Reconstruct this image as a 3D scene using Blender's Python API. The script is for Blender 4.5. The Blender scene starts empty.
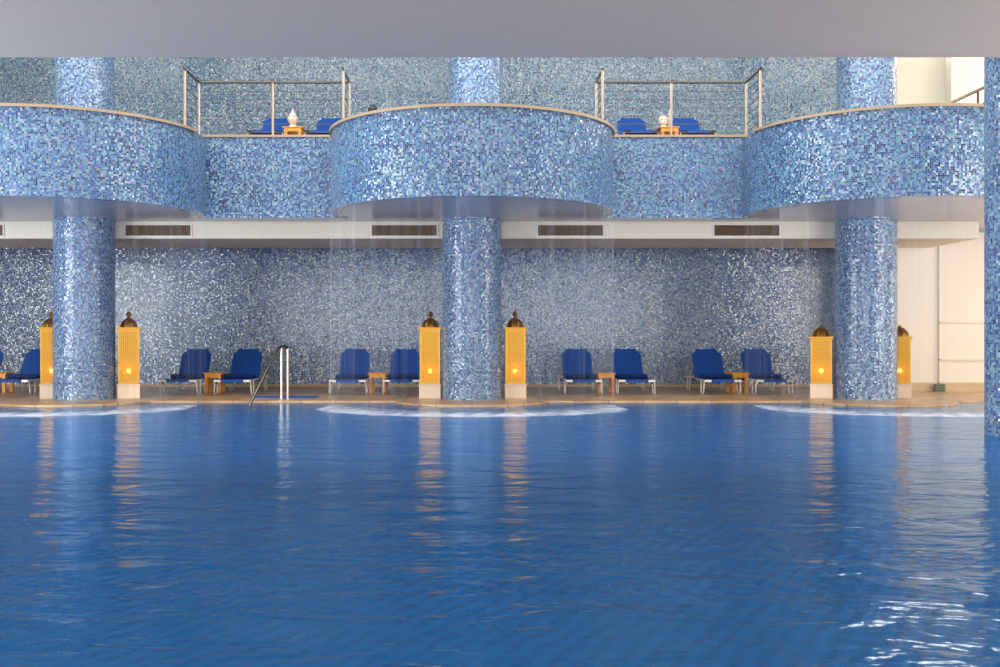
import bpy, bmesh, math, random
from mathutils import Vector, Matrix
random.seed(7)
S = bpy.context.scene
C = S.collection
PI = math.pi
EYE = 1.182            # eye height above the pool deck (deck is z = 0, depth runs along +Y)

# ---------------------------------------------------------------- camera, world, lights, exposure
cd = bpy.data.cameras.new('camera'); cam = bpy.data.objects.new('camera', cd); C.objects.link(cam)
cam.location = (0, 0, EYE); cam.rotation_euler = (PI/2, 0, 0)
cd.sensor_width = 36; cd.lens = 37.33; cd.shift_x = 0.028; cd.clip_end = 200
S.camera = cam
w = bpy.data.worlds.new('daylight'); S.world = w; w.use_nodes = True
w.node_tree.nodes['Background'].inputs[0].default_value = (0.80, 0.90, 1.0, 1)
w.node_tree.nodes['Background'].inputs[1].default_value = 0.8
S.view_settings.view_transform = 'Standard'; S.view_settings.look = 'None'
S.view_settings.gamma = 1; S.view_settings.use_curve_mapping = False
S.view_settings.exposure = 0.0
try:
    S.cycles.use_denoising = True
    S.cycles.sample_clamp_indirect = 6
    S.cycles.max_bounces = 8; S.cycles.transparent_max_bounces = 16
    S.cycles.caustics_reflective = False; S.cycles.caustics_refractive = False
except Exception: pass

def area(name, loc, aim, sx, sy, power, col=(1, 1, 1)):
    l = bpy.data.lights.new(name, 'AREA'); l.shape = 'RECTANGLE'; l.size = sx; l.size_y = sy
    l.energy = power; l.color = col
    o = bpy.data.objects.new(name, l); C.objects.link(o); o.location = loc
    o.rotation_euler = (Vector(aim) - Vector(loc)).to_track_quat('-Z', 'Y').to_euler()
    return o
# daylight through the side glazing, the rear glazing and the roof light of the hall
area('side_daylight_left', (-12.8, 9.0, 2.3), (0, 10.5, 2.0), 9.0, 3.4, 1300, (0.93, 0.97, 1.0))
area('side_daylight_right', (12.8, 9.0, 2.3), (0, 10.5, 2.0), 9.0, 3.4, 900, (1.0, 0.97, 0.93))
area('rear_daylight', (0, -5.7, 2.3), (0, 10, 2.3), 20.0, 3.4, 1300, (1.0, 0.98, 0.96))
area('roof_daylight', (0, 14.6, 9.3), (0, 16.5, 0), 22.0, 3.0, 1500, (1.0, 0.99, 0.97))
area('stair_daylight', (13.3, 20.6, 6.4), (9.8, 23.0, 5.0), 1.6, 3.4, 90, (1.0, 0.95, 0.87))
area('corridor_daylight', (13.4, 18.6, 1.5), (9.6, 20.8, 1.0), 2.0, 2.2, 95, (1.0, 0.93, 0.82))

# ---------------------------------------------------------------- materials
def lin(r, g, b):
    f = lambda c: (c/255/12.92) if c <= 10 else (((c/255)+0.055)/1.055)**2.4
    return (f(r), f(g), f(b), 1)
def newmat(name):
    m = bpy.data.materials.new(name); m.use_nodes = True
    nt = m.node_tree; return m, nt, nt.nodes['Principled BSDF']
def plain(name, rgb, rough=0.5, metal=0.0, noise=0.0, scale=8.0, bump=0.0, coord='Object'):
    m, nt, p = newmat(name); N = nt.nodes; L = nt.links
    p.inputs['Base Color'].default_value = lin(*rgb); p.inputs['Roughness'].default_value = rough
    p.inputs['Metallic'].default_value = metal
    if noise or bump:
        tc = N.new('ShaderNodeTexCoord'); nz = N.new('ShaderNodeTexNoise'); nz.inputs['Scale'].default_value = scale
        nz.inputs['Detail'].default_value = 4
        L.new(tc.outputs[coord], nz.inputs['Vector'])
        if noise:
            mx = N.new('ShaderNodeMix'); mx.data_type = 'RGBA'
            c = lin(*rgb); mx.inputs[6].default_value = tuple(v*(1-noise) for v in c[:3])+(1,)
            mx.inputs[7].default_value = tuple(min(1, v*(1+noise)) for v in c[:3])+(1,)
            L.new(nz.outputs[0], mx.inputs[0]); L.new(mx.outputs[2], p.inputs['Base Color'])
        if bump:
            b = N.new('ShaderNodeBump'); b.inputs['Strength'].default_value = bump; b.inputs['Distance'].default_value = 0.02
            L.new(nz.outputs[0], b.inputs['Height']); L.new(b.outputs[0], p.inputs['Normal'])
    return m
def mosaic(name, tile, cols, jitter=0.16, rough=0.16, spec=0.7, coatp=0.25):
    """small glass tiles laid by UV (metres): a random colour and a slightly random tilt for every tile"""
    m, nt, p = newmat(name); N = nt.nodes; L = nt.links
    uv = N.new('ShaderNodeUVMap'); uv.uv_map = 'UVMap'
    sc = N.new('ShaderNodeVectorMath'); sc.operation = 'SCALE'; sc.inputs['Scale'].default_value = 1/tile
    L.new(uv.outputs[0], sc.inputs[0])
    fl = N.new('ShaderNodeVectorMath'); fl.operation = 'FLOOR'; L.new(sc.outputs[0], fl.inputs[0])
    fr = N.new('ShaderNodeVectorMath'); fr.operation = 'FRACTION'; L.new(sc.outputs[0], fr.inputs[0])
    wn = N.new('ShaderNodeTexWhiteNoise'); wn.noise_dimensions = '2D'; L.new(fl.outputs[0], wn.inputs['Vector'])
    # slow drift of the mix over the wall
    nz = N.new('ShaderNodeTexNoise'); nz.inputs['Scale'].default_value = 0.9; L.new(uv.outputs[0], nz.inputs['Vector'])
    ad = N.new('ShaderNodeMath'); ad.operation = 'MULTIPLY_ADD'; ad.inputs[1].default_value = 0.22; 
    L.new(nz.outputs[0], ad.inputs[0])
    sb = N.new('ShaderNodeMath'); sb.operation = 'SUBTRACT'; L.new(wn.outputs['Value'], sb.inputs[0]); sb.inputs[1].default_value = 0.11
    L.new(sb.outputs[0], ad.inputs[2])
    cr = N.new('ShaderNodeValToRGB'); cr.color_ramp.interpolation = 'CONSTANT'
    els = cr.color_ramp.elements
    for i, (pos, c) in enumerate(cols):
        e = els[i] if i < 2 else els.new(pos)
        e.position = pos; e.color = lin(*c)
    L.new(ad.outputs[0], cr.inputs[0])
    # joints
    sp = N.new('ShaderNodeSeparateXYZ'); L.new(fr.outputs[0], sp.inputs[0])
    def edge(o):
        a = N.new('ShaderNodeMath'); a.operation = 'COMPARE'; a.inputs[1].default_value = 0.5; a.inputs[2].default_value = 0.43
        L.new(o, a.inputs[0]); return a.outputs[0]
    ml = N.new('ShaderNodeMath'); ml.operation = 'MULTIPLY'; L.new(edge(sp.outputs[0]), ml.inputs[0]); L.new(edge(sp.outputs[1]), ml.inputs[1])
    mx = N.new('ShaderNodeMix'); mx.data_type = 'RGBA'; mx.inputs[6].default_value = lin(112, 130, 150)
    L.new(ml.outputs[0], mx.inputs[0]); L.new(cr.outputs[0], mx.inputs[7]); L.new(mx.outputs[2], p.inputs['Base Color'])
    # tilt
    ge = N.new('ShaderNodeNewGeometry')
    s2 = N.new('ShaderNodeVectorMath'); s2.operation = 'SUBTRACT'; L.new(wn.outputs['Color'], s2.inputs[0]); s2.inputs[1].default_value = (0.5, 0.5, 0.5)
    s3 = N.new('ShaderNodeVectorMath'); s3.operation = 'SCALE'; s3.inputs['Scale'].default_value = jitter*2; L.new(s2.outputs[0], s3.inputs[0])
    a2 = N.new('ShaderNodeVectorMath'); a2.operation = 'ADD'; L.new(ge.outputs['Normal'], a2.inputs[0]); L.new(s3.outputs[0], a2.inputs[1])
    nn = N.new('ShaderNodeVectorMath'); nn.operation = 'NORMALIZE'; L.new(a2.outputs[0], nn.inputs[0]); L.new(nn.outputs[0], p.inputs['Normal'])
    ra = N.new('ShaderNodeMapRange'); ra.inputs[3].default_value = 0.75; ra.inputs[4].default_value = rough
    L.new(ml.outputs[0], ra.inputs[0]); L.new(ra.outputs[0], p.inputs['Roughness'])
    p.inputs['Specular IOR Level'].default_value = spec
    p.inputs['Coat Weight'].default_value = coatp; p.inputs['Coat Roughness'].default_value = 0.1
    return m
BLUES = [(0.0, (24, 36, 80)), (0.10, (40, 72, 134)), (0.27, (60, 104, 160)), (0.46, (84, 130, 174)), (0.64, (108, 156, 186)),
         (0.78, (104, 160, 170)), (0.88, (84, 116, 142)), (0.94, (160, 182, 190)), (0.985, (104, 76, 104))]
GREYS = [(0.0, (58, 70, 118)), (0.10, (86, 112, 168)), (0.30, (114, 140, 184)), (0.52, (140, 164, 196)), (0.68, (164, 186, 206)),
         (0.80, (178, 188, 194)), (0.88, (128, 144, 176)), (0.94, (214, 218, 216)), (0.985, (150, 112, 116))]
UPPER = [(0.0, (62, 86, 130)), (0.10, (92, 130, 176)), (0.30, (120, 160, 192)), (0.52, (146, 182, 202)), (0.68, (162, 196, 208)),
         (0.80, (168, 194, 196)), (0.88, (126, 158, 182)), (0.94, (206, 218, 216)), (0.985, (156, 126, 126))]
M = {}
M['drum'] = mosaic('mosaic_blue', 0.031, [(p_, (int(q[0]*0.93), int(q[1]*0.95), int(q[2]*0.97))) for p_, q in BLUES], 0.2, 0.1)
M['column'] = mosaic('mosaic_column', 0.03, [(p_, (int(32+q[0]*.92), int(27+q[1]*.92), int(24+q[2]*.94))) for p_, q in BLUES], 0.24, 0.12)
M['grey'] = mosaic('mosaic_grey_blue', 0.029, [(p_, (int(q[0]*1.02), int(q[1]*1.04), int(q[2]*1.02))) for p_, q in GREYS], 0.18, 0.12)
M['upper'] = mosaic('mosaic_pale_blue', 0.029, [(p_, tuple(int(c*0.93) for c in q)) for p_, q in UPPER], 0.2, 0.12)
M['ceiling'] = plain('ceiling_paint', (238, 216, 188), 0.7, noise=0.03, scale=3)
M['soffit'] = plain('soffit_gloss_paint', (172, 172, 180), 0.22, noise=0.04, scale=2)
M['cream'] = plain('cream_paint', (226, 218, 198), 0.6, noise=0.02)
M['white'] = plain('white_wall_paint', (232, 226, 214), 0.7, noise=0.02)
M['sage'] = plain('pale_sage_paint', (214, 216, 204), 0.7, noise=0.02)
M['coping'] = plain('sandstone_coping', (172, 150, 124), 0.45, noise=0.12, scale=6)
M['stone'] = plain('cream_marble', (236, 214, 188), 0.3, noise=0.12, scale=5)
M['skirt'] = plain('beige_stone_skirting', (196, 170, 130), 0.4, noise=0.12, scale=5)
M['steel'] = plain('brushed_steel', (214, 200, 184), 0.28, 0.85)
M['steel_dark'] = plain('polished_rail_steel', (112, 106, 98), 0.22, 0.95)
M['cable'] = plain('steel_cable', (84, 78, 70), 0.35, 0.8)
M['alu'] = plain('white_aluminium', (226, 222, 212), 0.35, 0.15)
M['black'] = plain('black_plastic', (14, 14, 17), 0.4)
M['fabric'] = plain('royal_blue_mesh_fabric', (0, 70, 154), 0.75, noise=0.12, scale=60)
M['towel'] = plain('navy_towel', (0, 42, 108), 0.95, noise=0.3, scale=40, bump=0.6)
M['towel_upper'] = plain('blue_towel', (6, 50, 160), 0.95, noise=0.2, scale=40, bump=0.6)
M['wood'] = plain('honey_wood', (236, 158, 60), 0.45, noise=0.22, scale=14)
M['brass'] = plain('brass', (186, 138, 48), 0.32, 0.8, noise=0.15, scale=30)
M['brass_dark'] = plain('aged_brass', (150, 104, 44), 0.35, 0.85, noise=0.2, scale=30)
M['mat'] = plain('blue_rubber_mat', (22, 98, 188), 0.7, noise=0.1, scale=60, bump=0.3)
M['ceramic'] = plain('white_ceramic', (236, 222, 204), 0.35)
M['pool_tile'] = plain('pool_lining', (30, 92, 150), 0.5, noise=0.12, scale=0.8)
M['vent_dark'] = plain('bronze_louvre', (92, 70, 46), 0.5, 0.3, noise=0.2, scale=30)
M['drain'] = plain('green_grey_metal', (100, 120, 96), 0.5, 0.3, noise=0.4, scale=30)

def floor_mat():
    m, nt, p = newmat('polished_travertine'); N = nt.nodes; L = nt.links
    tc = N.new('ShaderNodeTexCoord')
    br = N.new('ShaderNodeTexBrick'); br.offset = 0; br.inputs['Scale'].default_value = 1
    br.inputs['Brick Width'].default_value = 0.6; br.inputs['Row Height'].default_value = 0.6; br.inputs['Mortar Size'].default_value = 0.008
    br.inputs['Color1'].default_value = lin(226, 184, 132); br.inputs['Color2'].default_value = lin(204, 158, 108); br.inputs['Mortar'].default_value = lin(130, 104, 80)
    L.new(tc.outputs['Object'], br.inputs['Vector'])
    nz = N.new('ShaderNodeTexNoise'); nz.inputs['Scale'].default_value = 2.2; nz.inputs['Detail'].default_value = 6
    L.new(tc.outputs['Object'], nz.inputs['Vector'])
    cr = N.new('ShaderNodeValToRGB'); cr.color_ramp.elements[0].position = 0.35; cr.color_ramp.elements[0].color = (0.72, 0.68, 0.64, 1)
    cr.color_ramp.elements[1].position = 0.65; cr.color_ramp.elements[1].color = (1.1, 1.08, 1.05, 1)
    L.new(nz.outputs[0], cr.inputs[0])
    mx = N.new('ShaderNodeMix'); mx.data_type = 'RGBA'; mx.blend_type = 'MULTIPLY'; mx.inputs[0].default_value = 1
    L.new(br.outputs[0], mx.inputs[6]); L.new(cr.outputs[0], mx.inputs[7]); L.new(mx.outputs[2], p.inputs['Base Color'])
    p.inputs['Roughness'].default_value = 0.3
    return m
M['floor'] = floor_mat()

def water_mat():
    m, nt, p = newmat('pool_water'); N = nt.nodes; L = nt.links
    tc = N.new('ShaderNodeTexCoord')
    def nz(sx, sy, scale, detail, dist=0.0):
        mp = N.new('ShaderNodeMapping'); mp.inputs['Scale'].default_value = (sx, sy, 1)
        n = N.new('ShaderNodeTexNoise'); n.inputs['Scale'].default_value = scale; n.inputs['Detail'].default_value = detail
        n.inputs['Distortion'].default_value = dist
        L.new(tc.outputs['Object'], mp.inputs[0]); L.new(mp.outputs[0], n.inputs['Vector']); return n.outputs[0]
    a = nz(0.55, 1.0, 2.6, 3, 0.6); b = nz(0.8, 1.0, 9.0, 2, 0.3)
    mm = N.new('ShaderNodeMath'); mm.operation = 'MULTIPLY_ADD'; mm.inputs[1].default_value = 0.22
    L.new(b, mm.inputs[0]); L.new(a, mm.inputs[2])
    bp = N.new('ShaderNodeBump'); bp.inputs['Strength'].default_value = 1.0; bp.inputs['Distance'].default_value = 0.032
    L.new(mm.outputs[0], bp.inputs['Height'])
    N.remove(p)
    out = N['Material Output']
    df = N.new('ShaderNodeBsdfDiffuse'); 
    # the lining seen through the water: fine tile courses
    wv = N.new('ShaderNodeTexWave'); wv.inputs['Scale'].default_value = 3.2; wv.inputs['Distortion'].default_value = 3.0
    wv.inputs['Detail'].default_value = 2; wv.inputs['Detail Scale'].default_value = 1.4
    mp = N.new('ShaderNodeMapping'); mp.inputs['Rotation'].default_value = (0, 0, 0.5)
    L.new(tc.outputs['Object'], mp.inputs[0]); L.new(mp.outputs[0], wv.inputs['Vector'])
    mx = N.new('ShaderNodeMix'); mx.data_type = 'RGBA'; mx.inputs[6].default_value = lin(0, 92, 168); mx.inputs[7].default_value = lin(0, 104, 182)
    L.new(wv.outputs[0], mx.inputs[0]); L.new(mx.outputs[2], df.inputs[0])
    tr = N.new('ShaderNodeBsdfTransparent'); tr.inputs[0].default_value = (0.25, 0.6, 0.85, 1)
    m1 = N.new('ShaderNodeMixShader'); m1.inputs[0].default_value = 0.22; L.new(df.outputs[0], m1.inputs[1]); L.new(tr.outputs[0], m1.inputs[2])
    gl = N.new('ShaderNodeBsdfGlossy'); gl.inputs['Roughness'].default_value = 0.12; L.new(bp.outputs[0], gl.inputs['Normal'])
    gl.inputs[0].default_value = (0.72, 0.87, 1.0, 1)
    fr = N.new('ShaderNodeFresnel'); fr.inputs[0].default_value = 1.33; L.new(bp.outputs[0], fr.inputs['Normal'])
    m2 = N.new('ShaderNodeMixShader'); L.new(fr.outputs[0], m2.inputs[0]); L.new(m1.outputs[0], m2.inputs[1]); L.new(gl.outputs[0], m2.inputs[2])
    L.new(m2.outputs[0], out.inputs[0])
    return m
M['water'] = water_mat()

def veil_mat(name, col, scale, lo, hi, amax, face=True):
    """thin falling water / foam: mostly clear, whiter in streaks"""
    m, nt, p = newmat(name); N = nt.nodes; L = nt.links; N.remove(p); out = N['Material Output']
    uv = N.new('ShaderNodeUVMap'); uv.uv_map = 'UVMap'
    mp = N.new('ShaderNodeMapping'); mp.inputs['Scale'].default_value = scale; L.new(uv.outputs[0], mp.inputs[0])
    n = N.new('ShaderNodeTexNoise'); n.inputs['Scale'].default_value = 1; n.inputs['Detail'].default_value = 4; L.new(mp.outputs[0], n.inputs['Vector'])
    mr = N.new('ShaderNodeMapRange'); mr.inputs[1].default_value = lo; mr.inputs[2].default_value = hi; mr.inputs[3].default_value = 0; mr.inputs[4].default_value = amax
    L.new(n.outputs[0], mr.inputs[0]); fac = mr.outputs[0]
    if face:
        lw = N.new('ShaderNodeLayerWeight'); lw.inputs[0].default_value = 0.25
        ml = N.new('ShaderNodeMath'); ml.operation = 'MULTIPLY_ADD'; ml.use_clamp = True; L.new(lw.outputs['Facing'], ml.inputs[0]); ml.inputs[1].default_value = 0.22
        m0 = N.new('ShaderNodeMath'); m0.operation = 'MULTIPLY'; L.new(fac, m0.inputs[0]); m0.inputs[1].default_value = 1.0
        L.new(m0.outputs[0], ml.inputs[2])
        m3 = N.new('ShaderNodeMath'); m3.operation = 'MULTIPLY'; L.new(ml.outputs[0], m3.inputs[0])
        m4 = N.new('ShaderNodeMath'); m4.operation = 'MULTIPLY_ADD'; L.new(fac, m4.inputs[0]); m4.inputs[1].default_value = 3.0; m4.inputs[2].default_value = 0.25
        L.new(m4.outputs[0], m3.inputs[1]); fac = m3.outputs[0]
    else:
        # fades out towards both rims of the band (V runs across it)
        s = N.new('ShaderNodeSeparateXYZ'); L.new(uv.outputs[0], s.inputs[0])
        rm = N.new('ShaderNodeValToRGB'); e = rm.color_ramp.elements; e[0].position = 0; e[0].color = (0, 0, 0, 1); e[1].position = 1; e[1].color = (0, 0, 0, 1)
        a = e.new(0.45); a.color = (0.22, 0.22, 0.22, 1); a = e.new(0.72); a.color = (0.8, 0.8, 0.8, 1); a = e.new(0.88); a.color = (0.95, 0.95, 0.95, 1)
        L.new(s.outputs[1], rm.inputs[0])
        ue = N.new('ShaderNodeTexCoord')
        m3 = N.new('ShaderNodeMath'); m3.operation = 'MULTIPLY'; L.new(fac, m3.inputs[0]); L.new(rm.outputs[0], m3.inputs[1]); fac = m3.outputs[0]
    tr = N.new('ShaderNodeBsdfTransparent'); df = N.new('ShaderNodeBsdfDiffuse'); df.inputs[0].default_value = col
    ts = N.new('ShaderNodeBsdfTranslucent'); ts.inputs[0].default_value = col
    mm = N.new('ShaderNodeMixShader'); mm.inputs[0].default_value = 0.35; L.new(df.outputs[0], mm.inputs[1]); L.new(ts.outputs[0], mm.inputs[2])
    mx = N.new('ShaderNodeMixShader'); L.new(fac, mx.inputs[0]); L.new(tr.outputs[0], mx.inputs[1]); L.new(mm.outputs[0], mx.inputs[2])
    L.new(mx.outputs[0], out.inputs[0])
    return m
M['veil'] = veil_mat('falling_water', (0.85, 0.9, 1, 1), (9, 0.12, 1), 0.42, 0.75, 0.13)
M['foam'] = veil_mat('pool_foam', (0.92, 0.95, 0.98, 1), (4, 2.0, 1), 0.15, 0.6, 0.85, face=False)

def glow_mat():
    m, nt, p = newmat('amber_glass'); p.inputs['Base Color'].default_value = lin(240, 176, 60)
    N = nt.nodes; L = nt.links; N.remove(p)
    ts = N.new('ShaderNodeBsdfTranslucent'); ts.inputs[0].default_value = lin(222, 146, 34)
    df = N.new('ShaderNodeBsdfDiffuse'); df.inputs[0].default_value = lin(122, 76, 16)
    tr = N.new('ShaderNodeBsdfTransparent'); tr.inputs[0].default_value = lin(255, 214, 130)
    a = N.new('ShaderNodeMixShader'); a.inputs[0].default_value = 0.6; L.new(df.outputs[0], a.inputs[1]); L.new(ts.outputs[0], a.inputs[2])
    b = N.new('ShaderNodeMixShader'); b.inputs[0].default_value = 0.3; L.new(a.outputs[0], b.inputs[1]); L.new(tr.outputs[0], b.inputs[2])
    L.new(b.outputs[0], N['Material Output'].inputs[0]); return m
M['amber'] = glow_mat()
def emit(name, col, s):
    m, nt, p = newmat(name); p.inputs['Base Color'].default_value = col
    p.inputs['Emission Color'].default_value = col; p.inputs['Emission Strength'].default_value = s; return m
M['bulb'] = emit('lit_bulb', (1, 0.5, 0.16, 1), 110)
M['pane'] = emit('added_glow_pane', (1, 0.94, 0.84, 1), 11.0)  # glow of the out-of-view panes added for the bright streak on the water

# ---------------------------------------------------------------- mesh helpers
def tag(o, label=None, cat=None, group=None, kind=None):
    if label: o['label'] = label
    if cat: o['category'] = cat
    if group: o['group'] = group
    if kind: o['kind'] = kind
    return o
def empty(name, loc, label, cat, group=None):
    o = bpy.data.objects.new(name, None); C.objects.link(o); o.location = loc; o.empty_display_size = 0.2
    return tag(o, label, cat, group)
def box(bm, x0, x1, y0, y1, z0, z1, uv=False):
    v = [bm.verts.new(p) for p in ((x0,y0,z0),(x1,y0,z0),(x1,y1,z0),(x0,y1,z0),(x0,y0,z1),(x1,y0,z1),(x1,y1,z1),(x0,y1,z1))]
    for f in ((0,3,2,1),(4,5,6,7),(0,1,5,4),(1,2,6,5),(2,3,7,6),(3,0,4,7)): bm.faces.new([v[i] for i in f])
    return v
def obox(bm, c, axis_x, axis_y, axis_z, hx, hy, hz):
    c = Vector(c); v = []
    for sz in (-1, 1):
        for sx, sy in ((-1,-1),(1,-1),(1,1),(-1,1)):
            v.append(bm.verts.new(c + axis_x*sx*hx + axis_y*sy*hy + axis_z*sz*hz))
    for f in ((0,3,2,1),(4,5,6,7),(0,1,5,4),(1,2,6,5),(2,3,7,6),(3,0,4,7)): bm.faces.new([v[i] for i in f])
def tube(bm, pts, r, seg=10, caps=True):
    pts = [Vector(p) for p in pts]; rings = []
    up = Vector((0, 0, 1))
    for i, p in enumerate(pts):
        if i == 0: d = pts[1]-pts[0]
        elif i == len(pts)-1: d = pts[-1]-pts[-2]
        else: d = (pts[i+1]-p).normalized() + (p-pts[i-1]).normalized()
        d.normalize()
        a = d.cross(up)
        if a.length < 1e-3: a = d.cross(Vector((1, 0, 0)))
        a.normalize(); b = d.cross(a).normalized()
        rings.append([bm.verts.new(p + (a*math.cos(t)+b*math.sin(t))*r) for t in [2*PI*k/seg for k in range(seg)]])
    for q in range(len(rings)-1):
        for k in range(seg):
            bm.faces.new((rings[q][k], rings[q][(k+1)%seg], rings[q+1][(k+1)%seg], rings[q+1][k]))
    if caps: bm.faces.new(rings[0][::-1]); bm.faces.new(rings[-1])
def lathe(bm, prof, seg=24, c=(0, 0, 0)):
    rings = []
    for r, z in prof:
        rings.append([bm.verts.new((c[0]+r*math.cos(2*PI*k/seg), c[1]+r*math.sin(2*PI*k/seg), c[2]+z)) for k in range(seg)])
    for q in range(len(rings)-1):
        for k in range(seg): bm.faces.new((rings[q][k], rings[q][(k+1)%seg], rings[q+1][(k+1)%seg], rings[q+1][k]))
    bm.faces.new(rings[0][::-1]); bm.faces.new(rings[-1])
def prism(bm, outline, z0, z1):
    """outline: list of (x, y) counter-clockwise"""
    a = [bm.verts.new((x, y, z0)) for x, y in outline]; b = [bm.verts.new((x, y, z1)) for x, y in outline]
    n = len(a)
    for i in range(n): bm.faces.new((a[i], a[(i+1)%n], b[(i+1)%n], b[i]))
    bm.faces.new(a[::-1]); bm.faces.new(b)
def obj(name, bm, mat, parent=None, smooth=False, bevel=0.0, loc=None):
    bmesh.ops.recalc_face_normals(bm, faces=bm.faces)
    me = bpy.data.meshes.new(name); bm.to_mesh(me); bm.free(); me.materials.append(mat)
    o = bpy.data.objects.new(name, me); C.objects.link(o)
    if smooth:
        for f in me.polygons: f.use_smooth = True
        try: me.set_sharp_from_angle(angle=math.radians(35))
        except Exception: pass
    if bevel:
        b = o.modifiers.new('bevel', 'BEVEL'); b.width = bevel; b.segments = 2; b.limit_method = 'ANGLE'
    if parent: o.parent = parent
    if loc: o.location = loc
    return o
def box_uv(bm):
    lay = bm.loops.layers.uv.new('UVMap')
    bm.normal_update()
    for f in bm.faces:
        n = f.normal
        for l in f.loops:
            c = l.vert.co
            if abs(n.z) > 0.7: l[lay].uv = (c.x+50, c.y+50)
            elif abs(n.y) > 0.7: l[lay].uv = (c.x+50, c.z+50)
            else: l[lay].uv = (c.y+50, c.z+50)
def ring_wall(bm, cx, cy, r0, r1, z0, z1, a0, a1, seg=96, uv=True):
    """solid curved wall between radii r0 < r1; angle 0 faces the camera (-Y)"""
    lay = (bm.loops.layers.uv.get('UVMap') or bm.loops.layers.uv.new('UVMap')) if uv else None
    P = lambda r, a, z: bm.verts.new((cx + r*math.sin(a), cy - r*math.cos(a), z))
    cols = []
    for i in range(seg+1):
        a = a0 + (a1-a0)*i/seg
        cols.append((a, P(r1, a, z0), P(r1, a, z1), P(r0, a, z1), P(r0, a, z0)))
    def face(vs, us):
        f = bm.faces.new(vs)
        if uv:
            for l, u in zip(f.loops, us): l[lay].uv = u
    for i in range(seg):
        A, B = cols[i], cols[i+1]; u0, u1 = A[0]*r1+50, B[0]*r1+50
        face((A[1], B[1], B[2], A[2]), ((u0, z0+50), (u1, z0+50), (u1, z1+50), (u0, z1+50)))
        face((A[2], B[2], B[3], A[3]), ((u0, 0), (u1, 0), (u1, .2), (u0, .2)))
        face((A[3], B[3], B[4], A[4]), ((u0, z1+50), (u1, z1+50), (u1, z0+50), (u0, z0+50)))
        face((A[4], B[4], B[1], A[1]), ((u0, .2), (u1, .2), (u1, 0), (u0, 0)))
    if abs(a1-a0) < 2*PI-0.01:
        for A in (cols[0], cols[-1]): face((A[1], A[2], A[3], A[4]), ((0, z0), (0, z1), (.15, z1), (.15, z0)))
def copy_tree(o, parent=None):
    c = o.copy(); C.objects.link(c); c.parent = parent
    for ch in o.children: copy_tree(ch, c)
    return c
def struct(name, bm, mat, smooth=False, uv=True, kind='structure', label=None):
    if uv: box_uv(bm)
    o = obj(name, bm, mat, smooth=smooth); o['kind'] = kind
    if label: o['label'] = label
    return o

# ---------------------------------------------------------------- measurements
WZ = -0.03                        # water level
Z_SOF = EYE + 2.06                # underside of the balconies
Z_COP = EYE + 3.438               # top of the balcony coping
Z_TER = EYE + 3.53                # terrace walking level
BAL_Y = 17.9; BAL_R = 2.41
BX = (-7.04, 0.0, 7.15)           # balcony centres
COL_Y = 18.83; COL_R = 0.535
XL, XR = -13.5, 14.0
WALL_Y = 23.1
Z_NEAR = EYE + 3.11               # underside of the low ceiling over the near half of the pool
Z_TOP = 9.6

# ---------------------------------------------------------------- setting: pool, deck
def deck_outline():
    pts = [(XL, WALL_Y+0.4), (XL, 18.2)]
    for cx in BX:
        r, cy = 1.40, 18.5
        h = math.sqrt(r*r - (cy-18.2)**2); a0 = math.atan2(18.2-cy, -h)
        a0 = -PI - math.asin((18.2-cy)/r)          # left crossing
        a0 = PI + math.asin((cy-18.2)/r); a1 = 2*PI - math.asin((cy-18.2)/r)
        for i in range(25):
            a = a0 + (a1-a0)*i/24
            pts.append((cx + r*math.cos(a), cy + r*math.sin(a)))
    pts += [(10.9, 18.2), (10.9, -6), (XR, -6), (XR, WALL_Y+0.4)]
    return pts
bm = bmesh.new(); prism(bm, deck_outline(), -1.6, 0.0); struct('floor', bm, M['floor'], uv=False)
bm = bmesh.new(); box(bm, XL, 10.9, -6, 1.4, -1.6, 0.0); struct('floor_near', bm, M['floor'], uv=False)
bm = bmesh.new(); box(bm, XL, XR, -6, WALL_Y+0.4, -1.8, -1.6); struct('pool_basin_floor', bm, M['pool_tile'], uv=False)
bm = bmesh.new(); box(bm, XL, 10.9, 1.4, 18.25, -1.2, WZ)
# the basin only follows the straight edge; the fringe around the deck bays is filled up to it
pool = obj('pool_water', bm, M['water']); tag(pool, 'still deep blue water filling the indoor pool', 'water', kind='stuff')

# ---------------------------------------------------------------- setting: walls and ceilings
bm = bmesh.new(); box(bm, XL, 8.4, WALL_Y, WALL_Y+0.3, 0, Z_SOF+0.2); struct('wall_back', bm, M['grey'])
bm = bmesh.new(); box(bm, XL, 9.3, WALL_Y, WALL_Y+0.3, Z_SOF+0.2, Z_TOP); struct('wall_back_upper', bm, M['upper'])
bm = bmesh.new(); box(bm, 8.4, 9.53, 21.2, 21.5, 0, Z_SOF); box(bm, 8.4, 8.6, 21.5, WALL_Y+.3, 0, Z_SOF); struct('wall_right_return', bm, M['white'])
bm = bmesh.new(); box(bm, 9.53, XR, 21.15, 21.5, 0, Z_SOF); struct('wall_right_back', bm, M['white'])
bm = bmesh.new(); box(bm, 9.3, 10.45, 22.9, 23.2, Z_SOF, Z_TOP); struct('wall_upper_right', bm, M['sage'])
bm = bmesh.new(); box(bm, 10.45, XR, 22.6, 23.2, Z_SOF, Z_TOP); struct('wall_upper_stair', bm, M['white'])
bm = bmesh.new(); box(bm, XR, XR+0.3, -6, 17.0, 0, 0.5); box(bm, XR, XR+0.3, -6, 3.6, 0.5, 4.2); box(bm, XR, XR+0.3, 14.6, WALL_Y, 0, 4.2)
box(bm, XR, XR+.3, -6, WALL_Y, 4.2, Z_TOP); struct('wall_right', bm, M['white'])
bm = bmesh.new(); box(bm, XL-0.3, XL, -6, WALL_Y, 0, 0.5); box(bm, XL-0.3, XL, -6, 3.6, 0.5, 4.2); box(bm, XL-0.3, XL, 14.6, WALL_Y, .5, 4.2)
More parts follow.
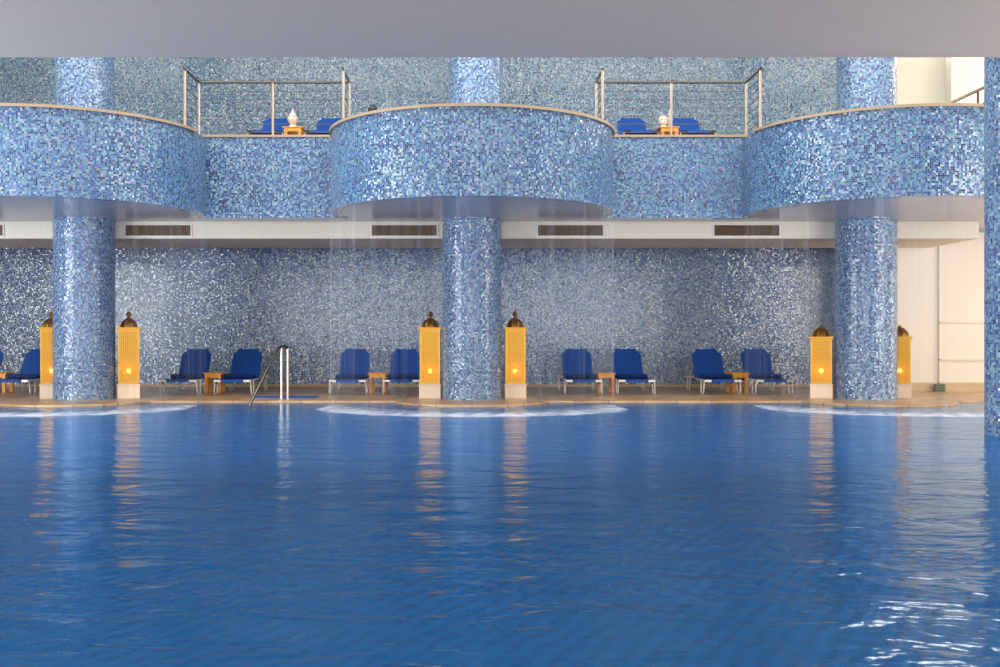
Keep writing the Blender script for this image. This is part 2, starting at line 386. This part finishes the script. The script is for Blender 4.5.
box(bm, XL-.3, XL, -6, WALL_Y, 4.2, Z_TOP); struct('wall_left', bm, M['cream'])
bm = bmesh.new(); box(bm, XL, XR, -6.3, -6, 0, 0.5); box(bm, XL, -10.5, -6.3, -6, .5, 4.3); box(bm, 10.5, XR, -6.3, -6, .5, 4.3)
struct('wall_front', bm, M['cream'])
# window frames in the three glazed walls
def frame_y(name, x, y0, y1, n):
    bm = bmesh.new()
    for i in range(n+1):
        y = y0 + (y1-y0)*i/n; box(bm, x-0.04, x+0.04, y-0.04, y+0.04, 0.5, 4.2)
    box(bm, x-0.04, x+0.04, y0, y1, 2.6, 2.68); struct(name, bm, M['steel'], uv=False)
frame_y('window_1', XL-0.1, 3.6, 14.6, 5); frame_y('window_2', XR+0.1, 3.6, 14.6, 5)
bm = bmesh.new()
for i in range(10): x = -10.5 + 21*i/9; box(bm, x-0.04, x+0.04, -6.2, -6.1, 0.5, 4.3)
box(bm, -10.5, 10.5, -6.2, -6.1, 2.6, 2.68); struct('window_3', bm, M['steel'], uv=False)
# low ceiling over the near half, the front wall of the high part above it, the high ceiling
bm = bmesh.new(); box(bm, XL, XR, -6.3, 11.68, Z_NEAR, Z_NEAR+0.7); struct('ceiling', bm, M['ceiling'])
bm = bmesh.new(); box(bm, XL, XR, 11.2, 11.5, Z_NEAR+0.7, Z_TOP); struct('wall_above_ceiling', bm, M['white'])
bm = bmesh.new(); box(bm, XL, XR, 11.2, WALL_Y+0.3, Z_TOP, Z_TOP+0.3); struct('ceiling_high', bm, M['ceiling'])
# terrace slab with its soffit, the dropped bulkhead with the vents
bm = bmesh.new(); box(bm, XL, 9.85, 18.45, WALL_Y, Z_SOF, Z_TER); box(bm, 9.85, XR, 18.6, WALL_Y, Z_SOF+.05, Z_TER); struct('ceiling_under_terrace', bm, M['soffit'])
bm = bmesh.new(); box(bm, XL, 9.32, 19.07, 21.16, EYE+1.747, Z_SOF+0.02); struct('ceiling_bulkhead', bm, M['cream'])
for i, z in enumerate((1.41, 0.65)):
    bm = bmesh.new(); box(bm, 9.53, XR, 21.08, 21.15, z-0.02, z+0.02); struct('trim_%d' % (i+1), bm, M['cream'])
bm = bmesh.new(); box(bm, 8.6, 9.53, 21.17, 21.2, 0, 0.18); box(bm, 9.53, XR, 21.11, 21.15, 0, 0.18); struct('baseboard_right', bm, M['skirt'])
bm = bmesh.new(); box(bm, XL, 8.4, 23.07, WALL_Y, 0, 0.05); struct('baseboard_back', bm, M['skirt'])
# unseen glowing panes added high on the right to brighten the water reflection
bm = bmesh.new(); box(bm, 9.55, 10.4, 22.86, 22.9, 7.5, 9.4); w4 = struct('glow_pane_left', bm, M['pane'])
bm = bmesh.new(); box(bm, 10.6, 12.6, 22.56, 22.6, 7.4, 9.4); struct('glow_pane_right', bm, M['pane'])

# ---------------------------------------------------------------- balconies, bays
side_word = ('left', 'middle', 'right')
for k, cx in enumerate(BX):
    lab = ('rounded blue mosaic balcony at the left edge, above the left column',
           'rounded blue mosaic balcony in the middle, fully in view above the centre column',
           'rounded blue mosaic balcony at the right, running behind the near column')[k]
    r = empty('balcony', (cx, BAL_Y, Z_SOF), lab, 'balcony', 'rounded mosaic balconies')
    a = math.radians(101)
    bm = bmesh.new(); ring_wall(bm, 0, 0, BAL_R-0.16, BAL_R, 0, Z_COP-Z_SOF-0.045, -a, a); obj('parapet', bm, M['drum'], r, smooth=True)
    a0, a1 = -a, a
    if k == 0: a1 = math.radians(80)
    if k == 2: a0 = math.radians(-80)
    bm = bmesh.new(); ring_wall(bm, 0, 0, BAL_R-0.20, BAL_R+0.035, Z_COP-Z_SOF-0.045, Z_COP-Z_SOF, a0, a1, uv=False)
    obj('coping', bm, M['coping'], r, smooth=True)
    bm = bmesh.new()
    rr = BAL_R-0.165; y1 = 18.44-BAL_Y; aa = PI/2 + math.asin(y1/rr)
    out = [(rr*math.sin(t), -rr*math.cos(t)) for t in [-aa + 2*aa*i/64 for i in range(65)]]
    prism(bm, out, 0.0, Z_TER-Z_SOF-0.1); obj('slab', bm, M['soffit'], r)
bays = [(-4.72, -2.36, 'left'), (2.36, 4.83, 'right')]
Z_BB = EYE + 2.03; Z_BT = EYE + 3.485
for x0, x1, s in bays:
    r = empty('parapet_bay', ((x0+x1)/2, 18.2, Z_BB), 'flat recessed mosaic parapet between the middle and %s rounded balconies' % s, 'parapet', 'recessed parapets')
    h = (x1-x0)/2; bm = bmesh.new(); box(bm, -h, h, 0, 0.15, 0, Z_BT-Z_BB-0.04); box_uv(bm); obj('parapet', bm, M['drum'], r)
    bm = bmesh.new(); box(bm, -h, h, -0.025, 0.2, Z_BT-Z_BB-0.04, Z_BT-Z_BB); obj('coping', bm, M['coping'], r)

# ---------------------------------------------------------------- columns
def column(cx, ux, uy, ur, lab):
    r = empty('column', (cx, COL_Y, 0), lab, 'column', 'mosaic columns')
    bm = bmesh.new(); ring_wall(bm, 0, 0, 0.3, COL_R, 0, Z_SOF, -PI, PI, 72); obj('lower_shaft', bm, M['column'], r, smooth=True)
    bm = bmesh.new(); ring_wall(bm, ux-cx, uy-COL_Y, 0.3, ur, Z_TER-0.1, Z_TOP, -PI, PI, 72); obj('upper_shaft', bm, M['column'], r, smooth=True)
column(-7.04, -7.06, 18.9, 0.515, 'blue mosaic column at the far left rising through the left balcony')
column(0.0, 0.07, 18.9, 0.49, 'blue mosaic column in the centre between two brass lanterns')
column(7.15, 7.19, 18.9, 0.515, 'blue mosaic column at the right beside the cream walls')
bm = bmesh.new(); ring_wall(bm, 0, 0, 0.3, 0.535, 0, 11.6, -PI, PI, 72)
o = obj('column', bm, M['column'], smooth=True, loc=(6.70, 12.36, -1.6)); tag(o, 'near blue mosaic column standing in the water, cut by the right picture edge', 'column', 'mosaic columns')

# ---------------------------------------------------------------- falling water and foam
for k, cx in enumerate(BX):
    w_ = ('left', 'middle', 'right')[k]
    bm = bmesh.new(); lay = bm.loops.layers.uv.new('UVMap'); n = 120; a = math.radians(92); R = BAL_R+0.015
    prev = None
    for i in range(n+1):
        t = -a + 2*a*i/n; rr = R + 0.01*math.sin(t*37)
        cur = (t, bm.verts.new((rr*math.sin(t), -rr*math.cos(t), 0)), bm.verts.new((rr*math.sin(t), -rr*math.cos(t), Z_SOF-WZ+0.03)))
        if prev:
            f = bm.faces.new((prev[1], cur[1], cur[2], prev[2]))
            for l, u in zip(f.loops, ((prev[0]*R+9, 0), (cur[0]*R+9, 0), (cur[0]*R+9, 3.4), (prev[0]*R+9, 3.4))): l[lay].uv = u
        prev = cur
    o = obj('water_curtain', bm, M['veil'], smooth=True, loc=(cx, BAL_Y, WZ))
    tag(o, 'thin transparent curtain of water falling from the rim of the %s balcony' % w_, 'water curtain', 'falling water curtains')
    # foam where the curtain lands
    bm = bmesh.new(); lay = bm.loops.layers.uv.new('UVMap'); n = 160; m_ = 8; grid = []
    a = math.radians(80)
    for i in range(n+1):
        t = -a + 2*a*i/n; row = []
        fade = min(1, (a-abs(t))/math.radians(26))
        for j in range(m_+1):
            v = j/m_; r_in = 1.75; r_out = 2.45 + 0.55*fade
            rr = r_in + (r_out-r_in)*v + 0.03*math.sin(t*23+j)
            z = 0.004 + 0.028*math.sin(v*PI)*fade*(0.6+0.4*math.sin(t*41+v*9))
            row.append((bm.verts.new((rr*math.sin(t), -rr*math.cos(t), z)), (t*2.5+20, v*0.999 if True else v)))
        grid.append(row)
    for i in range(n):
        for j in range(m_):
            q = (grid[i][j], grid[i][j+1], grid[i+1][j+1], grid[i+1][j]); f = bm.faces.new([x[0] for x in q])
            for l, x in zip(f.loops, q): l[lay].uv = x[1]
    o = obj('foam', bm, M['foam'], smooth=True, loc=(cx, BAL_Y, WZ))
    tag(o, 'white arc of foam on the water below the %s balcony' % w_, 'foam', 'foam arcs', 'stuff')

# ---------------------------------------------------------------- vents
def vent():
    r = empty('air_vent', (0, 0, 0), 'x', 'vent', 'ceiling bulkhead air vents')
    W, H = 0.62, 0.115
    bm = bmesh.new(); box(bm, -W, W, -0.02, 0, H-0.018, H); box(bm, -W, W, -0.02, 0, -H, -H+0.018); box(bm, -W, -W+0.022, -0.02, 0, -H+.018, H-.018); box(bm, W-0.022, W, -0.02, 0, -H+.018, H-.018)
    obj('frame', bm, M['white'], r)
    bm = bmesh.new(); box(bm, -W+.022, W-.022, -0.004, 0, -H+.018, H-.018)
    obj('backing', bm, M['black'], r)
    bm = bmesh.new()
    for i in range(38):
        x = -W+0.035 + i*(2*W-0.07)/37; box(bm, x-0.011, x+0.011, -0.015, -0.005, -H+0.02, H-0.02)
    obj('louvre', bm, M['vent_dark'], r)
    return r
v0 = vent()
vents = [((-5.77), 'brown louvred air vent between the left and centre columns, nearer the left column'),
         ((-1.245), 'brown louvred air vent immediately left of the centre column'),
         ((1.81), 'brown louvred air vent immediately right of the centre column'),
         ((5.05), 'brown louvred air vent nearest the right column'),
         ((-9.22), 'brown louvred air vent cut by the left picture edge')]
for i, (x, lab) in enumerate(vents):
    o = v0 if i == 0 else copy_tree(v0); o.location = (x, 19.07, EYE+1.895); o['label'] = lab

# ---------------------------------------------------------------- cable railings of the bays
def railing(xa, xb, mid, lab):
    yn, yf = 17.48, 18.38; zb = EYE+3.43; zt = EYE+4.45
    r = empty('railing', ((xa+xb)/2, yf, zb), lab, 'railing', 'steel cable railings'); ox = (xa+xb)/2
    X = lambda x: x-ox
    for x, y in ((xa, yn), (xa, yf), (mid, yf), (xb, yf), (xb, yn)):
        bm = bmesh.new(); yy = y-yf
        zf = Z_TER-0.1-zb if y == yn else Z_BT-0.0-zb
        tube(bm, [(X(x), yy, 0.0 if y == yn else 0.055), (X(x), yy, zt-zb-0.02)], 0.025, 12); obj('post', bm, M['steel'], r, smooth=True)
    bm = bmesh.new(); h = zt-zb
    tube(bm, [(X(xa), yn-yf-0.06, h), (X(xa), -0.03, h), (X(xa)+0.03, 0, h), (X(xb)-0.03, 0, h), (X(xb), -0.03, h), (X(xb), yn-yf-0.06, h)], 0.024, 12)
    obj('handrail', bm, M['steel_dark'], r, smooth=True)
    for j in range(6):
        z = h - 0.16 - j*0.145
        bm = bmesh.new(); tube(bm, [(X(xa), yn-yf, z), (X(xa), 0, z), (X(xb), 0, z), (X(xb), yn-yf, z)], 0.0065, 6); obj('cable', bm, M['cable'], r)
railing(-4.84, -2.17, -3.53, 'steel cable railing on the terrace left of the middle balcony')
railing(2.20, 4.86, 3.53, 'steel cable railing on the terrace right of the middle balcony')
# stair handrail glimpsed at the upper right
r = empty('stair_handrail', (9.3, 20, Z_TER), 'sloping brown stair handrail climbing at the upper right, behind the balcony', 'handrail')
bm = bmesh.new(); tube(bm, [(-0.7, 0, 0.63), (0, 0, 0.95), (1.9, 0, 1.82)], 0.03); obj('handrail', bm, M['steel_dark'], r, smooth=True)
bm = bmesh.new(); tube(bm, [(-0.7, 0, 0.33), (1.9, 0, 1.52)], 0.016); obj('lower_rail', bm, M['steel_dark'], r, smooth=True)
for x in (-0.6, 0.46, 1.6):
    bm = bmesh.new(); tube(bm, [(x, 0, 0), (x, 0, 0.94+x*0.458)], 0.022); obj('post', bm, M['steel_dark'], r, smooth=True)

# ---------------------------------------------------------------- sun loungers
def make_lounger():
    """origin on the ground under the foot end, the head lies towards +Y"""
    r = empty('sun_lounger', (0, 0, 0), 'x', 'sun lounger')
    H = 0.27; W = 0.335
    bm = bmesh.new()
    tube(bm, [(-W, 0.0, H), (-W, 1.86, H)], 0.016, 8); tube(bm, [(W, 0.0, H), (W, 1.86, H)], 0.016, 8)
    obox(bm, (0, 0, H-.005), Vector((1,0,0)), Vector((0,1,0)), Vector((0,0,1)), W+0.018, 0.014, 0.020)
    obox(bm, (0, 1.86, H), Vector((1,0,0)), Vector((0,1,0)), Vector((0,0,1)), W+0.018, 0.014, 0.018)
    obj('frame', bm, M['alu'], r, smooth=True)
    for sx in (-1, 1):
        for y0, y1 in ((0.05, 0.30), (1.35, 1.60)):
            bm = bmesh.new(); x = sx*(W+0.012)
            tube(bm, [(x, y0, H-0.01), (x+sx*0.012, y0+0.01, 0.05), (x+sx*0.012, y0+0.04, 0.0125), (x+sx*0.012, y1-0.04, 0.0125), (x+sx*0.012, y1-0.01, 0.05), (x, y1+.02, H-0.01)], 0.0125, 8)
            obj('leg', bm, M['alu'], r, smooth=True)
        bm = bmesh.new(); obox(bm, (sx*(W-0.035), 0.02, H-0.045), Vector((1,0,0)), Vector((0,1,0)), Vector((0,0,1)), 0.018, 0.02, 0.018)
        obj('corner_plug', bm, M['black'], r, bevel=0.004); bm = bmesh.new()
        obox(bm, (sx*(W+0.005), 1.0, H-0.02), Vector((1,0,0)), Vector((0,1,0)), Vector((0,0,1)), 0.03, 0.05, 0.03)
        obj('joint', bm, M['black'], r, bevel=0.004)
    # seat: slightly sagging fabric with thickness, wraps over the foot bar between two white ends
    def sheet(pts, wfun, th, sag=0.0, nx=10):
        bm = bmesh.new(); top = []; bot = []
        for i, (y, z, ny, nz) in enumerate(pts):
            w_ = wfun(i/(len(pts)-1)); a = []; b = []
            for j in range(nx+1):
                u = -1 + 2*j/nx; s = -sag*(1-u*u)
                a.append(bm.verts.new((u*w_, y+ny*(s+th/2), z+nz*(s+th/2)))); b.append(bm.verts.new((u*w_, y+ny*(s-th/2), z+nz*(s-th/2))))
            top.append(a); bot.append(b)
        n = len(pts)
        for i in range(n-1):
            for j in range(nx):
                bm.faces.new((top[i][j], top[i][j+1], top[i+1][j+1], top[i+1][j])); bm.faces.new((bot[i][j], bot[i+1][j], bot[i+1][j+1], bot[i][j+1]))
            bm.faces.new((top[i][0], top[i+1][0], bot[i+1][0], bot[i][0])); bm.faces.new((top[i][nx], bot[i][nx], bot[i+1][nx], top[i+1][nx]))
        for j in range(nx):
            bm.faces.new((top[0][j+1], top[0][j], bot[0][j], bot[0][j+1])); bm.faces.new((top[-1][j], top[-1][j+1], bot[-1][j+1], bot[-1][j]))
        return bm
    pts = [(0.08 + 1.0*i/12, H+0.012, 0, 1) for i in range(13)]
    obj('seat', sheet(pts, lambda t: 0.325, 0.014, 0.02), M['fabric'], r, smooth=True)
    bm = bmesh.new(); box(bm, -0.22, 0.22, -0.022, 0.10, H-0.03, H+0.024); obj('foot_flap', bm, M['fabric'], r, bevel=0.008)
    # backrest: raised at 58 degrees, narrower top with clipped corners
    al = math.radians(56); Lb = 0.70; y0 = 1.09
    def bw(t):
        if t < 0.82: return 0.308 - 0.012*t
        if t < 0.93: return 0.298 - (t-0.82)/0.11*0.085
        return 0.213
    ts = [i/10*0.82 for i in range(11)] + [0.83, 0.86, 0.90, 0.93, 0.96, 1.0]
    pts = [(y0 + t*Lb*math.cos(al), H+0.01 + t*Lb*math.sin(al), -math.sin(al), math.cos(al)) for t in ts]
    bm = sheet(pts, lambda t: bw(ts[round(t*(len(ts)-1))]), 0.03, 0.02); obj('backrest', bm, M['fabric'], r, smooth=True)
    bm = bmesh.new()
    p = lambda t, x: (x, y0 + t*Lb*math.cos(al)+0.014, H + t*Lb*math.sin(al)-0.01)
    tube(bm, [p(0, -0.29), p(0.80, -0.28), p(0.90, -0.21), p(0.97, -0.18), p(0.97, 0.18), p(0.90, 0.21), p(0.80, 0.28), p(0, 0.29)], 0.012, 8)
    obj('backrest_frame', bm, M['alu'], r, smooth=True)
    for sx in (-1, 1):
        bm = bmesh.new(); tube(bm, [(sx*0.30, y0+0.5*Lb*math.cos(al)+0.03, H+0.5*Lb*math.sin(al)-.02), (sx*0.30, 1.66, H)], 0.009, 6); obj('prop_strut', bm, M['alu'], r, smooth=True)
    return r
def make_towel():
    bm = bmesh.new(); prof = []
    n = 20
    for i in range(n+1):
        x = -0.30 + 0.6*i/n; k = 1.0 if 0 < i < n else 0.86
        prof.append((x, 0.056*k*(1+0.04*math.sin(i*1.7)), 0.045*k))
    rings = []
    for x, a, b in prof: rings.append([bm.verts.new((x, a*math.cos(t)*1.7, b+b*math.sin(t))) for t in [2*PI*q/14 for q in range(14)]])
    for i in range(n):
        for q in range(14): bm.faces.new((rings[i][q], rings[i][(q+1)%14], rings[i+1][(q+1)%14], rings[i+1][q]))
    bm.faces.new(rings[0][::-1]); bm.faces.new(rings[-1])
    return obj('rolled_towel', bm, M['towel'], smooth=True)
L0 = make_lounger(); T0 = make_towel()
spots = [(-9.99, 'leftmost lounger, cut by the left picture edge', 'the lounger cut by the left picture edge'),
 (-8.93, 'lounger half hidden behind the brass lantern left of the left column', 'the lounger half hidden by the far left lantern'),
 (-5.69, 'lounger first to the right of the left column', 'the lounger first right of the left column'),
 (-4.64, 'lounger beside the pool handrail', 'the lounger beside the pool handrail'),
 (-2.41, 'lounger right of the blue mat, farther of the pair from the centre column', 'the lounger left of the table before the centre column'),
 (-1.37, 'lounger immediately left of the brass lantern at the centre column', 'the lounger next to the lantern left of the centre column'),
 (2.165, 'lounger nearest the centre column on its right side', 'the lounger nearest the centre column on its right'),
 (3.19, 'lounger second from the centre column on its right side', 'the lounger second right of the centre column'),
 (4.85, 'lounger third from the centre column on its right side', 'the lounger third right of the centre column'),
 (5.86, 'lounger nearest the right column, left of its brass lantern', 'the lounger nearest the right column')]
DY = 20.05
for i, (x, lab, tl) in enumerate(spots):
    o = L0 if i == 0 else copy_tree(L0); o.location = (x, DY, 0)
    tag(o, 'blue sun ' + lab, group='blue sun loungers on the pool deck')
    t = T0 if i == 0 else T0.copy()
    if i: C.objects.link(t)
    t.location = (x, DY+0.62, 0.286)
    tag(t, 'dark blue rolled towel on ' + tl, 'towel', 'rolled towels on the deck loungers')
up = [(-3.87, 'left terrace, beside the white lamp, its left neighbour', 'upper blue sun lounger left of the white finial lamp'),
      (-2.80, '', 'upper blue sun lounger between the white finial lamp and the middle balcony'),
      (3.17, '', 'upper blue sun lounger right of the middle balcony, left of the rounded white lamp'),
      (4.23, '', 'upper blue sun lounger right of the rounded white lamp')]
for i, (x, _, lab) in enumerate(up):
    o = copy_tree(L0); o.location = (x, 19.35, Z_TER); o.scale = (0.93, 0.93, 0.9)
    tag(o, lab, group='blue sun loungers on the upper terrace')
    for ch in o.children:
        if ch.name.startswith('frame'): ch.data = ch.data.copy(); ch.data.materials[0] = M['black']

# ---------------------------------------------------------------- side tables
def make_table():
    r = empty('side_table', (0, 0, 0), 'x', 'side table')
    bm = bmesh.new()
    for i in range(5): x = -0.19 + i*0.0765; box(bm, x, x+0.073, -0.205, 0.205, 0.375, 0.40)
    obj('tabletop', bm, M['wood'], r, bevel=0.004)
    bm = bmesh.new(); box(bm, -0.16, 0.16, -0.19, -0.17, 0.30, 0.375); box(bm, -0.16, 0.16, 0.17, 0.19, 0.30, 0.375)
    box(bm, -0.16, -0.14, -0.17, 0.17, 0.30, 0.375); box(bm, 0.14, 0.16, -0.17, 0.17, 0.30, 0.375); obj('apron', bm, M['wood'], r)
    for sx in (-1, 1):
        for sy in (-1, 1):
            bm = bmesh.new(); cx, cy = sx*0.130, sy*0.165; box(bm, cx-0.032, cx+0.032, cy-0.032, cy+0.032, 0, 0.30); obj('leg', bm, M['wood'], r, bevel=0.005)
    return r
tb = make_table()
tabs = [(-9.46, 20.85, 0, 0, 'small wooden side table between the two loungers at the far left'),
 (-5.165, 20.85, 0, 0, 'small wooden side table between the loungers left of the pool handrail'),
 (-1.885, 20.85, 0, 0, 'small wooden side table between the loungers left of the centre column'),
 (2.68, 20.85, 0, 0, 'small wooden side table between the loungers right of the centre column'),
 (5.34, 20.9, 0, math.radians(8), 'small wooden side table, slightly turned, between the loungers left of the right column'),
 (-3.36, 19.6, Z_TER, 0, 'small wooden side table on the terrace under the white finial lamp'),
 (3.70, 19.6, Z_TER, 0, 'small wooden side table on the terrace under the rounded white lamp')]
for i, (x, y, z, rz, lab) in enumerate(tabs):
    o = tb if i == 0 else copy_tree(tb); o.location = (x, y, z); o.rotation_euler.z = rz
    if z > 1: o.scale.z = 0.86
    tag(o, lab, group='wooden side tables')

# ---------------------------------------------------------------- terrace ornaments
r = empty('table_lamp', (-3.39, 19.6, Z_TER+0.344), 'white finial-shaped ceramic lamp on the left terrace table', 'lamp')
bm = bmesh.new(); lathe(bm, [(0.05, 0), (0.075, 0.01), (0.07, 0.04), (0.045, 0.08), (0.06, 0.10), (0.09, 0.14), (0.10, 0.17)], 20); obj('base', bm, M['ceramic'], r, smooth=True)
bm = bmesh.new(); lathe(bm, [(0.10, 0.17), (0.085, 0.23), (0.05, 0.28), (0.022, 0.31), (0.026, 0.33), (0.008, 0.36), (0.004, 0.40)], 20); obj('finial_cap', bm, M['ceramic'], r, smooth=True)
r = empty('table_lamp', (3.61, 19.6, Z_TER+0.344), 'rounded white ceramic lamp with pierced holes on the right terrace table', 'lamp')
bm = bmesh.new(); lathe(bm, [(0.05, 0), (0.06, 0.02), (0.05, 0.05), (0.07, 0.09), (0.088, 0.14), (0.085, 0.19), (0.06, 0.235), (0.02, 0.255)], 20); obj('body', bm, M['ceramic'], r, smooth=True)
for a in (-0.5, 0.5):
    bm = bmesh.new(); bmesh.ops.create_uvsphere(bm, u_segments=8, v_segments=6, radius=0.014); o = obj('hole', bm, M['black'], r, smooth=True, loc=(0.083*math.sin(a), -0.083*math.cos(a), 0.16))
bm = bmesh.new(); lathe(bm, [(0.035, 0), (0.04, 0.02), (0.03, 0.1), (0.028, 0.22), (0.02, 0.3), (0.012, 0.38)], 16)
o = obj('bottle', bm, M['ceramic'], smooth=True, loc=(3.75, 19.66, Z_TER+0.344)); tag(o, 'slim cream bottle standing beside the rounded white lamp', 'bottle')
r = empty('bollard_lamp', (-1.66, 17.3, Z_TER-0.1), 'black dome peeking over the left part of the middle balcony', 'bollard lamp')
bm = bmesh.new(); lathe(bm, [(0.05, 0), (0.05, 0.25), (0.035, 0.27)], 16); obj('post', bm, M['black'], r, smooth=True)
bm = bmesh.new(); lathe(bm, [(0.075, 0.26), (0.078, 0.29), (0.068, 0.34), (0.04, 0.375), (0.01, 0.385)], 20); obj('dome', bm, M['black'], r, smooth=True)

# ---------------------------------------------------------------- brass lanterns on stone plinths
def make_lantern(z1=1.225, tall=True):
    r = empty('lantern', (0, 0, 0), 'x', 'lantern')
    bm = bmesh.new(); box(bm, -0.195, 0.195, -0.195, 0.195, 0, 0.235); box(bm, -0.205, 0.205, -0.205, 0.205, 0.235, 0.262); obj('plinth', bm, M['stone'], r, bevel=0.006)
    hw = 0.172; z0 = 0.262; dz = z1-1.225; nb = 24 if tall else 20
    bm = bmesh.new(); box(bm, -hw-.012, hw+.012, -hw-.012, hw+.012, z0, z0+0.035)
    for sx in (-1, 1):
        for sy in (-1, 1): box(bm, sx*hw-0.012, sx*hw+0.012, sy*hw-0.012, sy*hw+0.012, z0+.035, z1)
    box(bm, -hw-.012, hw+.012, -hw-.012, hw+.012, z1, z1+0.02)
    obj('frame', bm, M['brass'], r, bevel=0.003)
    for (ax, ay, nx, ny) in ((1, 0, 0, -1), (0, 1, 1, 0), (1, 0, 0, 1), (0, 1, -1, 0)):
        bm = bmesh.new(); n = 9
        def bar(u0, u1, za, zb, d=0.004):
            if ax: y = ny*hw; box(bm, u0, u1, y-d, y+d, za, zb)
            else: x = nx*hw; box(bm, x-d, x+d, u0, u1, za, zb)
        for i in range(n):
            u = -hw+0.012 + (i+0.5)*(2*hw-0.024)/n; bar(u-0.009, u+0.009, z0+.035, z1)
        for j in range(nb):
            z = z0+0.05 + j*(z1-z0-0.06)/(nb-1); bar(-hw+.012, hw-.012, z-0.007, z+0.007, 0.003)
        obj('lattice_panel', bm, M['brass'], r)
    bm = bmesh.new(); h2 = hw-0.015
    v = [[bm.verts.new((sx*h2, sy*h2, z)) for sx, sy in ((-1,-1),(1,-1),(1,1),(-1,1))] for z in (z0+0.04, z1-0.005)]
    for i in range(4): bm.faces.new((v[0][i], v[0][(i+1)%4], v[1][(i+1)%4], v[1][i]))
    obj('amber_glass', bm, M['amber'], r)
    bm = bmesh.new(); box(bm, -0.20, 0.20, -0.20, 0.20, 1.245+dz, 1.27+dz); box(bm, -0.215, 0.215, -0.215, 0.215, 1.27+dz, 1.295+dz)
    obj('cornice', bm, M['brass'], r, bevel=0.004)
    # four-sided dome with ribs
    bm = bmesh.new(); prof = [(a, b+dz) for a, b in ((0.165, 1.295), (0.160, 1.33), (0.14, 1.375), (0.105, 1.415), (0.065, 1.445), (0.04, 1.46))]
    lathe(bm, prof, 8); bmesh.ops.rotate(bm, verts=bm.verts, cent=(0,0,0), matrix=Matrix.Rotation(PI/8, 3, 'Z')); d = obj('dome', bm, M['brass_dark'], r, smooth=True)
    bm = bmesh.new()
    for i in range(8):
        a = PI/8 + i*PI/4
        tube(bm, [((rr+0.002)*math.cos(a), (rr+0.002)*math.sin(a), z) for rr, z in prof], 0.007, 6)
    obj('rib', bm, M['brass'], d)
    bm = bmesh.new(); lathe(bm, [(0.04, 1.455), (0.042, 1.47), (0.02, 1.48), (0.018, 1.495), (0.035, 1.505), (0.048, 1.53), (0.048, 1.54), (0.035, 1.567), (0.012, 1.58), (0.009, 1.605), (0.003, 1.62)] if tall else [(0.04, 1.455+dz), (0.035, 1.475+dz), (0.015, 1.49+dz), (0.004, 1.52+dz)], 16)
    obj('finial', bm, M['brass_dark'], r, smooth=True)
    bm = bmesh.new(); bmesh.ops.create_uvsphere(bm, u_segments=12, v_segments=8, radius=0.03)
    obj('bulb', bm, M['bulb'], r, smooth=True, loc=(0.0, -0.06, 0.50))
    return r
LN = make_lantern(); LS = make_lantern(1.055, False)
lspots = [(-7.72, 'brass lantern half hidden on the left of the left column'), (-6.30, 'brass lantern on the right of the left column'),
          (-0.765, 'brass lantern on the left of the centre column'), (0.79, 'brass lantern on the right of the centre column'),
          (6.41, 'brass lantern on the left of the right column'), (7.85, 'brass lantern on the right of the right column, against the cream wall')]
for i, (x, lab) in enumerate(lspots):
    o = LN if i == 0 else LS if i == 4 else copy_tree(LS if i == 5 else LN)
    o.location = (x, 19.03, 0); o.rotation_euler.z = 0 if abs(x) < 2 else -math.atan2(x, 19.03)
    for ch in list(o.children):
        if ch.type == 'LIGHT': bpy.data.objects.remove(ch)
    tag(o, ('tall pierced ' if i < 4 else 'shorter pierced ') + lab, group='brass lanterns beside the columns')
    l = bpy.data.lights.new('lantern_light', 'POINT'); l.energy = 0.4; l.color = (1, 0.62, 0.22); l.shadow_soft_size = 0.04
    lo = bpy.data.objects.new('lantern_light', l); C.objects.link(lo); lo.parent = o; lo.location = (0.0, 0.0, 0.56)
    l = bpy.data.lights.new('lantern_light', 'POINT'); l.energy = 0.25; l.color = (1, 0.66, 0.25); l.shadow_soft_size = 0.08
    lo = bpy.data.objects.new('lantern_light', l); C.objects.link(lo); lo.parent = o; lo.location = (0.0, 0.02, 0.95)

# ---------------------------------------------------------------- pool handrail, mat, floor box
r = empty('pool_handrail', (-3.35, 18.5, 0), 'steel pool handrail with two posts, sloping down into the water', 'handrail')
for x, y in ((-0.03, -0.12), (0.06, 0.0)):
    bm = bmesh.new(); tube(bm, [(x, y, 0), (x, y, 0.93)], 0.022, 12); obj('post', bm, M['steel'], r, smooth=True)
    bm = bmesh.new(); lathe(bm, [(0.05, 0), (0.05, 0.012), (0.025, 0.02)], 16, (x, y, 0)); obj('base_flange', bm, M['steel'], r, smooth=True)
bm = bmesh.new(); tube(bm, [(0.06, 0.0, 0.92), (0.045, -0.02, 0.945), (0.02, -0.05, 0.955), (-0.03, -0.12, 0.955), (-0.07, -0.17, 0.92), (-0.10, -0.23, 0.86), (-0.47, -1.25, -0.25)], 0.024, 12)
obj('handrail', bm, M['steel_dark'], r, smooth=True)
bm = bmesh.new(); box(bm, -4.06, -2.86, 18.95, 19.45, 0, 0.012); o = obj('rubber_mat', bm, M['mat'], bevel=0.004)
tag(o, 'blue rubber mat on the deck behind the pool handrail', 'mat')
bm = bmesh.new(); box(bm, -0.1, 0.1, -0.06, 0.0, 0, 0.16)
r = empty('wall_box', (9.5, 21.08, 0), 'small green-grey metal box at the foot of the cream wall', 'box'); obj('housing', bm, M['drain'], r, bevel=0.006)
bm = bmesh.new()
for i in range(4): box(bm, -0.09, 0.09, -0.066, -0.061, 0.025+i*0.033, 0.038+i*0.033)
obj('slat', bm, M['black'], r)
